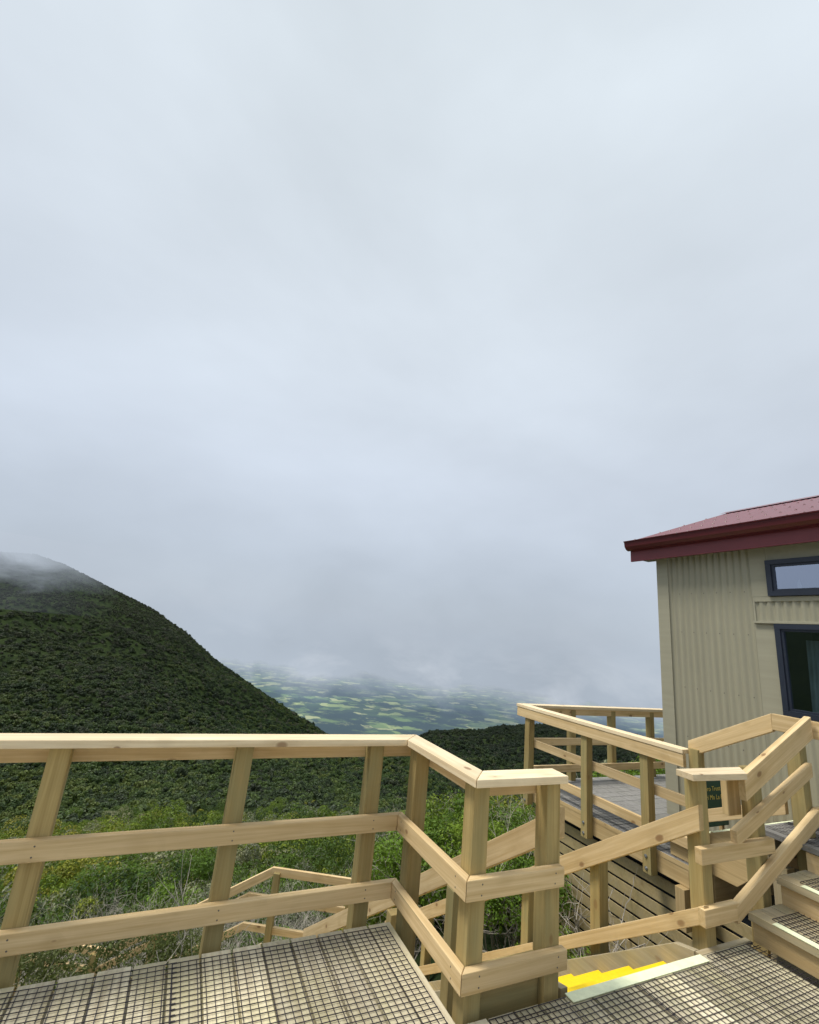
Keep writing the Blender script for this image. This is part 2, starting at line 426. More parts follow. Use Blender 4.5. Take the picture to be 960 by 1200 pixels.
for (nm, zt, h, e) in (('mid_rail',0.536,0.086,1.966), ('low_rail',0.186,0.082,1.988)):
    z0 = zt-h
    cap(nm, [(-3.2,2.815),(1.379,2.815),(1.423,2.859),(-3.2,2.859)], z0, zt, (1,0), RT, rail, vd=[x+3.2 for x in (-2.015,-1.22,-0.425,0.43,1.22)])
    cap(nm, [(1.380,2.814),(1.380,2.0455),(1.424,2.0895),(1.424,2.858)], z0, zt, (0,-1), RT, rail, vd=[0.05,0.68])
    cap(nm, [(1.3815,2.044),(e,2.044),(e,2.0865),(1.4245,2.0865)], z0, zt, (1,0), RT, rail, vd=[0.09,e-1.44])
box('kick_board', (1.52,2.13,-0.22), (1.884,2.17,0.135), PT, rail)

# ------------------------------------------------------------------ stairs going down from the deck
st = empty('down_stairs', (2.52,2.05,-2.8), 'timber stairs with bright yellow nosings dropping away from the deck', 'stairs')
rise, run, nr = 0.165, 0.25, 17
for s0 in (2.002, 3.008):
    L = run*(nr-1)
    # polygon in (t, z)
    sl = -rise/run
    pts = [(2.10,-0.005),(2.23,-0.035),(2.05+L+.02, 0.085+sl*L),(2.05+L+.02,-rise*nr),(2.05+L-.25,-rise*nr),(2.10,-0.30)]
    extr('stringer', (s0,0,0), (0,1,0), (0,0,1), pts, 0.044, M['grey_timber'], st, 0.003)
for k in range(1, nr):
    t1 = 2.05 + run*k; z1 = -rise*k
    td = box('tread', (2.048,t1-0.29,z1-0.045), (3.006,t1-0.002,z1-0.004), M['grey_timber'], st, 0.003)
    V, F = [], []
    add_box(V, F, (2.049,t1-0.10,z1-0.0035), (3.005,t1+0.002,z1))
    add_box(V, F, (2.049,t1-0.0015,z1-0.049), (3.005,t1+0.0025,z1-0.0036))
    mesh('yellow_nosing', V, F, M['yellow_paint'], td)

# handrails of that stair
rl_ = empty('stair_railing', (3.12,2.1,-1.0), 'sloping pine handrail on the right of the yellow edged stairs, beside the slatted skirt', 'railing', 'railings of the descending stairs')
box('post', (3.105,2.087,-1.2), (3.195,2.177,0.888), PT, rl_, 0.005)
for t in (2.88, 3.65, 4.5, 5.35, 6.2):
    top = 0.755 - 0.645*(t+.09-2.06) - 0.035
    box('post', (3.107,t,top-1.9), (3.197,t+.09,top), PT, rl_, 0.005)
hboard('handrail', (3.06,2.06,0.755), (3.06,6.35,0.755-0.645*4.29), 0.118, 0.044, (1,0,0), RT, rl_)
hboard('low_rail', (3.06,2.062,0.227), (3.06,6.35,0.227-0.655*4.29), 0.077, 0.044, (1,0,0), RT, rl_)
ll_ = empty('stair_railing', (1.93,2.2,-1.0), 'sloping pine handrail on the left of the descending stairs, behind the corner posts', 'railing', 'railings of the descending stairs')
for t in (2.93, 3.80, 4.63, 5.48, 6.22):
    top = 0.78 - 0.645*(t+.09-2.10) - 0.16
    box('post', (1.884,t,top-1.3), (1.974,t+.09,top), PT, ll_, 0.005)
hboard('handrail', (1.976,2.10,0.785), (1.976,6.32,0.785-0.645*4.22), 0.122, 0.044, (1,0,0), RT, ll_)

# landing below and the second flight
d2 = Vector((math.cos(R(151)), math.sin(R(151)), 0)); n2 = Vector((d2.y, -d2.x, 0))   # n2 points away from the viewer
A0 = Vector((1.814,7.635,0))
ld = empty('lower_landing', (2.4,6.6,-2.85), 'small timber landing half hidden in the scrub below the deck', 'landing')
cap('decking', [(1.85,6.06),(3.25,6.06),(3.25,6.9),(1.80,7.66),(1.2,7.1)], -2.845, -2.805, (1,0), M['grey_timber'], ld)
for p in ((1.9,6.15),(3.1,6.15),(3.1,6.75),(1.8,7.45)):
    box('pile', (p[0],p[1],-5.5), (p[0]+.1,p[1]+.1,-2.846), M['grey_timber'], ld)
lr = empty('landing_railing', (1.81,7.63,-2.85), 'pine railing bending over the lower landing among grey twigs', 'railing')
def on(l, z, o=0.0): return tuple(A0 + d2*l + n2*o + Vector((0,0,z)))
sl2 = 0.57
for (zt, name, h, l0) in ((-1.85,'top_rail',0.105,0.0), (-2.20,'mid_rail',0.085,0.30), (-2.56,'low_rail',0.085,0.31)):
    hboard(name, on(-1.45,zt), on(l0+.01,zt), h, 0.044, n2, RT, lr, plumb=False)
    hboard(name, on(l0,zt), on(2.2+l0*.3, zt-sl2*(2.2-l0*.7)), h, 0.044, n2, RT, lr)
    zb = zt-sl2*(2.2-l0*.7)
    hboard(name, on(2.2+l0*.3,zb-.02), on(4.6,zb-.02), h, 0.044, n2, RT, lr, plumb=False)
for (l, z) in ((-1.2,-1.9),(-0.12,-1.9),(0.75,-2.35),(1.5,-2.8),(2.32,-3.18),(3.4,-3.18),(4.4,-3.18)):
    p = A0 + d2*l + n2*0.046
    extr('post', (p.x,p.y,z-2.0), (0,0,1), d2, [(0,0),(2.0,0),(2.0,.09),(0,.09)], 0.09, PT, lr, 0.005)
s2 = empty('lower_stairs', (1.2,7.7,-3.4), 'second flight of timber steps descending left under the scrub', 'stairs')
nn = -n2
for k in range(1, 9):
    p = A0 + d2*(0.15+0.29*(k-1)) + nn*0.05
    extr('tread', (p.x,p.y,-2.805-rise*k-.045), d2, nn, [(0,0),(.3,0),(.3,.95),(0,.95)], 0.04, M['grey_timber'], s2, 0.003)
for o in (0.03, 1.0):
    p = A0 + nn*o
    extr('stringer', (p.x,p.y,0), d2, (0,0,1), [(0,-2.75),(2.5,-2.75-2.5*sl2),(2.5,-3.05-2.5*sl2),(0,-3.05)], 0.044, M['grey_timber'], s2, 0.003)
l2 = empty('lower_walkway', (-1.0,9.0,-4.3), 'boardwalk leading off to the left at the foot of the lower steps', 'walkway')
p = A0 + d2*2.45
extr('decking', (p.x,p.y,-4.24), d2, nn, [(0,0),(2.6,0),(2.6,1.1),(0,1.1)], 0.04, M['grey_timber'], l2, 0.003)
for l in (2.7, 4.6):
    for o in (.1, .9):
        p = A0 + d2*l + nn*o
        box('pile', (p.x,p.y,-6.5), (p.x+.1,p.y+.1,-4.241), M['grey_timber'], l2)

# ------------------------------------------------------------------ steps climbing right from the deck, and their platform
up = empty('up_steps', (3.8,1.4,0.0), 'netted timber steps with pale nosings climbing right toward the hut', 'steps')
GT = M['grey_timber']
sN = (3.475, 3.805, 4.135)
for k, s0 in enumerate(sN):
    z1 = 0.155*(k+1)
    if k < 2:
        tr_ = empty  # plain tread built below
        td = box('tread', (s0-.022,-0.4,z1-0.042), (s0+.085,2.05,z1), GT, up, 0.003)
        box('tread', (s0+.09,-0.4,z1-0.040), (s0+.21,2.048,z1-.001), GT, up, 0.003)
        box('tread', (s0+.215,-0.4,z1-0.040), (s0+.329,2.05,z1), GT, up, 0.003)
        box('nosing_strip', (s0-.024,-0.4,z1+.0015), (s0+.026,1.915,z1+.006), M['pale_nosing'], td, 0.001)
        netting('wire_netting', [(s0+.035,s0+.32,0.3,1.945)], td, lambda x, z=z1: z)
    box('riser', (s0,-0.4,z1-0.155+(.002 if k == 0 else -.03)), (s0+.04,2.04,z1-0.0445), RT if k else M['terrace_timber'], up, 0.003)
extr('stringer', (0,2.052,0), (1,0,0), (0,0,1), [(3.62,-0.33),(4.3,-0.33),(4.3,0.40),(4.16,0.26),(3.84,0.10),(3.66,-0.05)], 0.034, GT, up, 0.003)
plat = empty('hut_platform', (4.9,1.2,0.0), 'raised timber platform outside the hut windows at the head of the steps', 'platform')
spans = []
u = 4.115
while u < 5.5:
    spans.append((u, min(u+P-.006, 5.54), -0.4, 2.34)); u += P
boards('decking', spans, 0.035, M['terrace_boards'], plat, ztop=0.465)
box('nosing_strip', (4.113,-0.4,0.4665), (4.165,1.86,0.471), M['pale_nosing'], plat, 0.001)
netting('wire_netting', [(4.18,5.5,0.6,2.30)], plat, lambda x: 0.466, 0.04, 0.0009, 0.045)
for lo, hi in (((4.18,2.30,0.24),(5.54,2.345,0.429)), ((4.18,-0.3,0.24),(5.54,-0.255,0.429)), ((4.18,1.0,0.24),(5.54,1.045,0.429))):
    box('bearer', lo, hi, GT, plat)
for x, y in ((4.2,2.2),(5.4,2.2),(4.2,0.9),(5.4,0.9)):
    box('pile', (x,y,-2.5), (x+.1,y+.1,0.239), GT, plat)

sr = empty('step_railing', (3.75,2.09,0.0), 'pine railing with mitred sloping boards rising beside the up steps', 'railing')
ZC = 0.93
cap('cap_rail', [(3.0,2.042),(3.50,2.012),(3.66,2.15),(3.01,2.161)], ZC-.038, ZC, (1,0), CT, sr)
box('post', (3.70,2.092,-0.9), (3.79,2.182,0.93), PT, sr, 0.005)
box('post', (4.31,2.092,-0.9), (4.40,2.182,1.12), PT, sr, 0.005)
hboard('handrail', (3.53,2.046,0.905), (4.42,2.046,1.285), 0.140, 0.044, (0,1,0), RT, sr)
box('blocking', (3.56,2.184,0.62), (3.70,2.228,0.90), M['terrace_timber'], sr)
box('mid_rail', (3.045,2.046,0.436), (3.80,2.09,0.522), RT, sr)
hboard('mid_rail', (3.40,2.047,0.590), (4.36,2.047,0.965), 0.083, 0.042, (0,1,0), RT, sr)
hboard('low_rail', (3.043,2.046,0.212), (3.37,2.046,0.212), 0.090, 0.044, (0,1,0), RT, sr)
hboard('low_rail', (3.345,2.044,0.196), (4.38,2.044,0.660), 0.085, 0.044, (0,1,0), RT, sr)
hboard('low_rail', (4.38,2.044,0.665), (4.9,2.044,0.665), 0.085, 0.044, (0,1,0), RT, sr)

# ------------------------------------------------------------------ terrace beside the hut
ZT = -0.16
te = empty('hut_terrace', (5.0,4.1,-0.4), 'grey weathered terrace deck at the corner of the hut', 'deck')
spans = []
u = 2.99
while u < 5.33:
    e = 5.585 if u < 4.10 else 9.0
    spans.append((u, u+P-.006, 4.478, e)); u += P
boards('decking', spans, 0.033, M['terrace_boards'], te, along='s', ztop=ZT)
box('edge_trim', (4.472,3.13,ZT-.045), (4.477,5.33,ZT-.001), M['terrace_timber'], te, 0)
box('fascia', (4.472,3.135,-0.34), (4.516,5.30,-0.197), M['terrace_timber'], te)
box('fascia', (4.53,2.945,-0.40), (5.55,2.985,-0.16), M['terrace_timber'], te)
box('fascia', (4.472,5.302,-0.34), (9.0,5.346,-0.197), M['terrace_timber'], te)
box('support', (4.40,3.135,-0.66), (4.49,3.225,-0.342), M['terrace_timber'], te)
netting('wire_netting', [(4.50,5.05,3.15,4.75)], te, lambda x: ZT, 0.07, 0.0008, 0.07)
for x, y in ((4.75,3.1),(4.75,5.1),(6.5,5.1),(8.5,5.1)):
    box('pile', (x,y,-3.0), (x+.1,y+.1,-0.40), GT, te)

tr2 = empty('terrace_railing', (4.43,5.26,-0.3), 'new pine railing along the outer edge of the grey terrace', 'railing')
def bolts(o, pts, nx):
    V, F = [], []
    for (x, y, z) in pts:
        n0 = len(V)
        for d, r in ((0.0,0.017),(0.005,0.017),(0.005,0.009),(0.013,0.009)):
            for k in range(8):
                a = k*math.pi/4; V.append((x + nx*d, y + r*math.cos(a), z + r*math.sin(a)))
        for j in range(3):
            for k in range(8): F.append((n0+8*j+k, n0+8*j+(k+1)%8, n0+8*j+8+(k+1)%8, n0+8*j+8+k))
        F.append(tuple(n0+24+k for k in range(8)))
    return mesh('bolt', V, F, M['bolt'], o)
for t in (5.215, 4.225, 3.445):
    p = box('post', (4.380,t,-0.37), (4.470,t+.09,0.655), PT, tr2, 0.005)
    bolts(p, [(4.380,t+.05,-0.225)], -1); bolts(p, [(4.380,t+.05,-0.325)], -1)
box('post', (4.425,2.955,-0.6), (4.515,3.045,0.83), PT, tr2, 0.005)
for s in (5.25, 6.05, 6.9, 7.75, 8.6):
    box('post', (s,5.348,-0.37), (s+.09,5.438,0.76), PT, tr2, 0.005)
cap('cap_rail', [(4.352,3.05),(4.352,5.46),(4.487,5.325),(4.487,3.05)][::-1], 0.775, 0.812, (0,1), CT, tr2)
cap('cap_rail', [(4.354,5.464),(4.489,5.329),(9.0,5.329),(9.0,5.464)], 0.775, 0.812, (1,0), CT, tr2)
box('top_rail', (4.358,3.052,0.660), (4.400,5.45,0.773), RT, tr2)
box('top_rail', (4.41,5.352,0.690), (9.0,5.394,0.773), RT, tr2)
for (zt, nm) in ((0.395,'mid_rail'),(0.055,'low_rail')):
    hboard(nm, (4.472,3.05,zt), (4.472,5.30,zt), 0.09, 0.043, (1,0,0), RT, tr2)
    hboard(nm, (4.52,5.303,zt), (9.0,5.303,zt), 0.09, 0.043, (0,1,0), RT, tr2)

# steps from the terrace to the platform, with a railing
ts = empty('terrace_steps', (5.0,2.8,-0.16), 'short netted steps rising from the terrace to the platform beside the hut wall', 'steps')
for k, (t0, z) in enumerate(((3.30,0.0),(2.975,0.157),(2.66,0.313))):
    td = box('tread', (4.56,t0-.30,z-.042), (5.53,t0,z), M['terrace_timber'], ts, 0.003)
    box('nosing_strip', (4.57,t0-.052,z+.0015), (5.52,t0+.001,z+.006), M['pale_nosing'], td, 0.001)
    netting('wire_netting', [(4.62,5.5,t0-.29,t0-.06)], td, lambda x, z=z: z, 0.034, 0.001, 0.04)
for s0 in (4.52, 5.535):
    extr('stringer', (s0,0,0), (0,1,0), (0,0,1), [(3.34,-.155),(3.34,-.03),(2.36,.45),(2.36,.2),(2.75,-.155)], 0.036, M['terrace_timber'], ts, 0.003)
tr3 = empty('terrace_step_railing', (4.45,2.6,0.0), 'short pine railing rising from terrace to platform, below the hut window', 'railing')
hboard('handrail', (4.45,3.06,0.885), (4.45,2.335,1.258), 0.122, 0.044, (1,0,0), RT, tr3)
hboard('handrail', (4.45,2.333,1.258), (4.45,1.95,1.25), 0.125, 0.044, (1,0,0), RT, tr3, plumb=False)
hboard('mid_rail', (4.45,2.95,0.350), (4.45,2.30,0.640), 0.095, 0.044, (1,0,0), RT, tr3)
box('post', (4.496,2.19,0.2), (4.586,2.28,1.24), PT, tr3, 0.005)

# slatted skirt under the terrace
sk = empty('slatted_skirt', (4.6,4.0,-1.4), 'horizontal timber slats with dark gaps closing off the space under the terrace', 'skirting')
V, F, tone = [], [], []
for k in range(16):
    z1 = -0.412 - 0.1185*k
    s0 = 4.56 + random.uniform(-.002,.002)
    tcur = 1.7
    for t1 in (2.9+random.uniform(-.3,.3), 5.28):
        add_box(V, F, (s0, tcur+.002, z1-0.094), (s0+.011, t1, z1)); tone += [random.random()]*8; tcur = t1
mesh('slats', V, F, M['slat_timber'], sk)
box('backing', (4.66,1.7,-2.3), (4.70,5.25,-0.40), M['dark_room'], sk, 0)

# ------------------------------------------------------------------ hut
hut = empty('hut', (7.7,0.5,-0.16), 'beige corrugated hut with maroon roof and dark framed windows', 'hut')
SW = 5.60
def corrugated(name, t0, t1, z0, z1, mat, parent, amp=0.0085, pitch=0.0765):
    n = max(4, int((t1-t0)/pitch*10)); V, F = [], []
    for i in range(n+1):
        t = t0 + (t1-t0)*i/n; s = SW - amp*math.sin(2*math.pi*t/pitch)
        V += [(s,t,z0),(s,t,z1)]
    for i in range(n): F.append((2*i,2*i+1,2*i+3,2*i+2))
    return mesh(name, V, F, mat, parent, smooth=True)
wall = corrugated('wall_cladding', 3.005, 4.075, -0.9, 2.95, M['wall_sheet'], hut)
corrugated('wall_cladding', -3.0, 3.003, -0.9, 1.13, M['wall_sheet'], hut)
corrugated('wall_cladding', -3.0, 3.003, 2.10, 2.309, M['wall_sheet'], hut)
V, F = [], []
for z in (2.42, 1.95, 1.30, 0.75, 0.2):
    for k in range(0, 14, 2):
        t = 3.02 + 0.0765*k + 0.057
        n0 = len(V); V.append((SW-.0125, t, z))
        for j in range(6): V.append((SW-.0095, t+.006*math.cos(j*math.pi/3), z+.006*math.sin(j*math.pi/3)))
        for j in range(6): F.append((n0, n0+1+(j+1)%6, n0+1+j))
mesh('screws', V, F, M['nail'], hut)
TR = M['trim']
box('corner_trim', (SW-.022,3.985,-0.9), (SW+.05,4.145,2.95), TR, hut, 0.003)
box('wall_panel', (SW-.010,2.806,1.13), (SW+.02,3.003,2.072), TR, hut, 0.002)
box('wall_panel', (SW-.010,2.832,2.36), (SW+.02,3.003,2.93), TR, hut, 0.002)
box('wall_panel', (SW-.014,-3.0,2.307), (SW+.02,2.982,2.358), TR, hut, 0.002)
box('wall_panel', (SW-.008,-3.0,2.75), (SW+.02,2.831,2.93), TR, hut, 0.002)
box('flashing', (SW-.040,-3.0,2.074), (SW+.01,2.998,2.099), TR, hut, 0.002)
box('flashing', (SW-.040,-3.0,1.132), (SW+.01,2.80,1.172), TR, hut, 0.002)
box('wall_panel', (SW-.004,1.2,1.174), (SW+.02,1.38,2.073), TR, hut, 0.002)
# body behind the cladding (walls that are not seen head-on)
box('wall_panel', (SW-.009,2.983,2.074), (SW+.02,3.0025,2.359), TR, hut, 0.002)
V, F = [], []
add_box(V, F, (SW+.06,4.05,-0.9), (10.0,4.14,2.93))
add_box(V, F, (SW+.06,-3.0,-0.9), (10.0,-2.9,2.93))
add_box(V, F, (9.9,-2.9,-0.9), (10.0,4.05,2.93))
add_box(V, F, (SW+.04,-2.9,-0.9), (SW+.058,4.04,1.15)); add_box(V, F, (SW+.04,2.84,1.152), (SW+.058,4.04,2.93))
V += [(SW+.06,4.139,2.931),(10.0,4.139,2.931),(7.75,4.139,3.93)]; F.append((len(V)-3,len(V)-2,len(V)-1))
mesh('wall', V, F, TR, hut)
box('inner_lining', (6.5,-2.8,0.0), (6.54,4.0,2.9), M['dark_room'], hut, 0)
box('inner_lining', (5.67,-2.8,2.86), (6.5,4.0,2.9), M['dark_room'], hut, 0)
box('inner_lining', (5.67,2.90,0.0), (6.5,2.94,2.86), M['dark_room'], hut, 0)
def window(t0, t1, z0, z1, fw, glass, mull=()):
    bars = [((SW-.045,t0,z0),(SW+.03,t1,z0+fw)), ((SW-.045,t0,z1-fw),(SW+.03,t1,z1)),
            ((SW-.044,t0,z0+fw+.001),(SW+.03,t0+fw,z1-fw-.001)), ((SW-.044,t1-fw,z0+fw+.001),(SW+.03,t1,z1-fw-.001))]
    for mt in mull: bars.append(((SW-.040,mt,z0+fw+.001),(SW+.03,mt+fw*.8,z1-fw-.001)))
    V, F = [], []
    for lo, hi in bars: add_box(V, F, lo, hi)
    fr = mesh('window', V, F, M['frame_dark'], hut)
    g = 0.022
    V, F = [], []
    for lo, hi in (((SW-.030,t0+fw,z0+fw),(SW+.02,t1-fw,z0+fw+g)), ((SW-.030,t0+fw,z1-fw-g),(SW+.02,t1-fw,z1-fw)),
                   ((SW-.029,t0+fw,z0+fw+g),(SW+.02,t0+fw+g,z1-fw-g)), ((SW-.029,t1-fw-g,z0+fw+g),(SW+.02,t1-fw,z1-fw-g))):
        add_box(V, F, lo, hi)
    mesh('sash', V, F, M['frame_dark'], fr)
    mesh('pane', [(SW-.01,t0+fw,z0+fw),(SW-.01,t1-fw,z0+fw),(SW-.01,t1-fw,z1-fw),(SW-.01,t0+fw,z1-fw)], [(0,1,2,3)], M[glass], fr)
    return fr
window(1.40, 2.828, 2.362, 2.748, 0.050, 'sky_glass')
window(1.40, 2.803, 1.176, 2.070, 0.050, 'glass')
V, F = [], []
n = 24
for i in range(n+1):
    t = 2.44 + 0.22*i/n; s = 5.80 + 0.018*math.sin(i*1.5)
    V += [(s,t,1.10),(s+.004,t-.02,1.93)]
for i in range(n): F.append((2*i,2*i+1,2*i+3,2*i+2))
mesh('curtain', V, F, M['curtain'], hut, smooth=True)
V = [(5.70,2.62,2.41),(5.70,2.58,2.41),(5.70,2.575,2.47),(5.70,2.595,2.55),(5.70,2.615,2.50)]
mesh('window_ornament', V, [(0,1,2,3,4)], plain('ornament', (0.6,0.62,0.6), 0.7), hut)
# roof: eave at s 5.33, ridge at s 7.75
roof = None
def roofsheet(s0, z0, s1, z1):
    pitch, amp = 0.0765, 0.009
    t0, t1 = -3.3, 4.40; n = int((t1-t0)/pitch*6); V, F = [], []
    for i in range(n+1):
        t = t0 + (t1-t0)*i/n; dz = amp*math.sin(2*math.pi*t/pitch)
        V += [(s0,t,z0+dz),(s1,t,z1+dz)]
    for i in range(n): F.append((2*i,2*i+2,2*i+3,2*i+1))
    return V, F
V, F = roofsheet(5.335,3.125,7.75,4.045)
roof = mesh('roof', V, F, M['roof_red'], hut, smooth=True)
V, F = roofsheet(10.15,3.125,7.75,4.045)
mesh('roof', V, F, M['roof_red'], hut, smooth=True)
V, F = [], []
for i, s in enumerate((5.42, 5.95, 6.5, 7.05, 7.6)):
    z = 3.125 + (s-5.335)*0.381
    for k in range(0, 50):
        t = 4.34 - 0.153*k
        n0 = len(V); V.append((s, t, z+.030))
        for j in range(8): V.append((s+.016*math.cos(j*math.pi/4), t+.016*math.sin(j*math.pi/4), z+.012+.006*math.cos(j*math.pi/4)))
        for j in range(8): F.append((n0, n0+1+j, n0+1+(j+1)%8))
mesh('screws', V, F, M['gutter_red'], roof)
mesh('ridge_cap', [(7.56,4.44,3.995),(7.56,-3.3,3.995),(7.75,-3.3,4.072),(7.75,4.44,4.072),(7.94,4.44,3.995),(7.94,-3.3,3.995)], [(0,1,2,3),(3,2,5,4)], M['roof_red'], roof)
extr('barge_board', (0,4.36,0), (1,0,0), (0,0,1), [(5.43,2.95),(5.43,3.10),(7.74,3.98),(10.1,3.08),(10.1,2.93),(7.74,3.82)], 0.035, M['fascia_red'], hut, 0.002)
box('fascia', (5.40,-3.3,2.862), (5.425,4.40,3.035), M['fascia_red'], hut, 0.002)
mesh('soffit', [(5.426,-3.3,2.90),(5.70,-3.3,2.90),(5.70,4.355,2.90),(5.426,4.355,2.90)], [(0,3,2,1)], plain('soffit_grey', (0.16,0.15,0.12), 0.7), hut)
# gutter: quarter-round profile
prof = [(5.398,3.115),(5.398,3.012),(5.365,3.004),(5.325,3.018),(5.297,3.055),(5.288,3.118),(5.276,3.120),(5.274,3.132),(5.290,3.132),(5.300,3.06),(5.33,3.03),(5.388,3.03),(5.388,3.115)]
extr('gutter', (0,-3.3,0), (1,0,0), (0,0,1), prof, -7.71, M['gutter_red'], hut, 0)
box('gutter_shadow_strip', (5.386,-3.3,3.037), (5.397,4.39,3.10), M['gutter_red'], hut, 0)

# green sign standing low by the hut wall
sg = empty('sign', (5.22,3.36,-0.16), 'small dark green sign with yellow lettering behind the step railing', 'sign')
box('board', (5.00,3.345,0.02), (5.44,3.365,0.50), M['sign_green'], sg, 0.002)
for x in (5.04, 5.36): box('leg', (x,3.367,-0.16), (x+.04,3.40,0.45), M['terrace_timber'], sg, 0.002)
def text(s, size, loc, parent):
    cu = bpy.data.curves.new('lettering', 'FONT'); cu.body = s; cu.size = size; cu.extrude = 0.001; cu.align_x = 'RIGHT'
    tmp = bpy.data.objects.new('tmp_text', cu); COL.objects.link(tmp)
    bpy.context.view_layer.update()
    me = bpy.data.meshes.new_from_object(tmp.evaluated_get(bpy.context.evaluated_depsgraph_get()))
    bpy.data.objects.remove(tmp)
    me.materials.clear()
    return link('lettering', me, parent, frame(loc, (1,0,0), (0,0,1)), M['sign_yellow'])
text('Ngongoro Trust', 0.062, (5.33,3.342,0.345), sg)
text('Ngateri Mo La Pao', 0.062, (5.42,3.342,0.265), sg)

exec_land = True
# ------------------------------------------------------------------ terrain
RIDGE = [(-100,4.5),(-60,5.0),(-40,4.5),(-27,4.0),(-22,3.4),(-19,3.21),(-17.3,3.61),(-14.8,3.83),(-12.3,3.25),(-10.7,2.64),(-7.9,1.47),(-3.5,-0.25),(0.35,-2.6),(3.5,-5.0),(8.5,-7.7),
         (12.7,-9.9),(16.8,-11.8),(20.5,-12.9),(23.5,-13.0),(26.7,-12.2),(29,-10.75),(32.4,-10.1),(34.3,-9.95),(39,-8.85),(42,-8.45),(53,-8.2),(60,-7.9),(70,-7.5),(100,-7)]
def lerp_t(tab, x):
    if x <= tab[0][0]: return tab[0][1]
    for (a, b), (c, d) in zip(tab, tab[1:]):
        if x <= c: return b + (d-b)*(x-a)/(c-a)
    return tab[-1][1]
DIST = [(-60,1300),(-17,1150),(0,1000),(10,900),(17,820),(22,760),(26,800),(32,900),(45,950),(100,950)]
LEFT = [(2.5,-58),(4,-50),(6,-41),(7.5,-37.5),(9,-34.8),(12,-31.5),(18,-27.5),(28,-24.5),(45,-22.3),(80,-20.8),(140,-19.6),(300,-17.8)]
RIGHT = [(2.5,-52),(4,-40),(6,-30),(9,-25),(14,-22),(22,-20.5),(40,-21),(80,-21.5),(160,-20.5),(300,-17.5)]
FAR = [(2.5,-46),(4,-34),(6,-25),(9,-20),(14,-16.5),(22,-15.5),(40,-17),(80,-19),(160,-19),(300,-16.5)]
def sm(a, b, x):
    x = max(0, min(1, (x-a)/(b-a))); return x*x*(3-2*x)
def ground(az, r):
    lr = math.log(r)
    def near(tab):
        return lerp_t([(math.log(a), b) for a, b in tab], lr)
    w1 = sm(22, 33, az); w2 = sm(42, 52, az)
    e0 = near(LEFT)*(1-w1) + near(RIGHT)*w1
    e0 = e0*(1-w2) + near(FAR)*w2
    er = lerp_t(RIDGE, az) ; D = lerp_t(DIST, az)
    if r > 150:
        f = sm(math.log(150), math.log(D), lr)
        f = f**1.15
        e0 = e0*(1-f) + er*f
    if r > D:
        zr = H + D*math.tan(R(er)); return zr - (r-D)*0.55
    return H + r*math.tan(R(e0))
def terr(az, r, bump=True):
    z = ground(az, r)
    x, y = r*math.sin(R(az)), r*math.cos(R(az))
    if bump:
        D = lerp_t(DIST, az)
        k = min(1, max(0, (r-20)/200))*(1-sm(D*0.8, D*1.0, r)*0.9)
        z += k*(noise.fractal((x/150, y/150, 3.1), 1.0, 2.0, 4)*15*min(1,r/400) + noise.noise((x/40, y/40, 1))*2.0*min(1,r/120))
        z += min(1,r/20)*0.25*noise.noise((x/3, y/3, 7))
    return (x, y, z)
azs = [-95+195*i/260 for i in range(261)]
rs = [2.5*(1500/2.5)**(i/190) for i in range(191)]
V = [terr(a, r) for r in rs for a in azs]
F = []
na = len(azs)
for j in range(len(rs)-1):
    for i in range(na-1): F.append((j*na+i, j*na+i+1, (j+1)*na+i+1, (j+1)*na+i))
m, nt, out = newmat('hill_ground')
geo = N(nt, 'ShaderNodeNewGeometry').outputs['Position']
n1 = noise_(nt, geo, 0.15, 8, 0.7)
c = ramp(nt, n1, [(0.35, (0.010,0.018,0.007)), (0.6, (0.03,0.045,0.014)), (0.75, (0.05,0.055,0.025))])
bsdf(nt, out, c, 0.95, 0.05, noise_(nt, geo, 0.5, 6, 0.7), 0.8, 0.6); M['hill_ground'] = m
hill = mesh('hillside', V, F, M['hill_ground'], smooth=True); tag(hill, 'steep green hillside rising to the left and falling to a dark valley', None, None, 'structure')

# plain far below
V, F = [], []
ra = [1500*(45000/1500)**(i/40) for i in range(41)]
aa = [-70+180*i/60 for i in range(61)]
ZP = -760.0
for r in ra:
    for a in aa: V.append((r*math.sin(R(a)), r*math.cos(R(a)), ZP))
for j in range(40):
    for i in range(60): F.append((j*61+i, j*61+i+1, (j+1)*61+i+1, (j+1)*61+i))
m, nt, out = newmat('plain_fields')
geo = N(nt, 'ShaderNodeNewGeometry').outputs['Position']
gm = mapped(nt, geo, (0.001,0.001,0.001))
vo = N(nt, 'ShaderNodeTexVoronoi'); vo.inputs['Scale'].default_value = 8.0; vo.distance = 'CHEBYCHEV'; nt.links.new(gm, vo.inputs['Vector'])
sepc = N(nt, 'ShaderNodeSeparateColor'); nt.links.new(vo.outputs['Color'], sepc.inputs[0])
fld = ramp(nt, sepc.outputs[0], [(0.0,(0.035,0.065,0.035)),(0.45,(0.07,0.13,0.045)),(0.7,(0.18,0.27,0.08)),(0.84,(0.36,0.43,0.15)),(1.0,(0.55,0.56,0.26))])
woods = ramp(nt, noise_(nt, gm, 2.2, 7, 0.7), [(0.46,(0,0,0)),(0.54,(1,1,1))])
c = mixc(nt, woods, fld, (0.018,0.04,0.028))
cloud_shade = ramp(nt, noise_(nt, gm, 0.32, 3, 0.5), [(0.40,(0.35,0.35,0.38)),(0.60,(1.15,1.15,1.1))])  # broad cloud shadows and brighter breaks painted into the field colours
c = mixc(nt, 1.0, c, cloud_shade, 'MULTIPLY')
bsdf(nt, out, c, 0.95, 0.05); M['plain_fields'] = m
pl = mesh('plain', V, F, M['plain_fields']); tag(pl, 'distant patchwork of pale and dark green fields far below', None, None, 'structure')

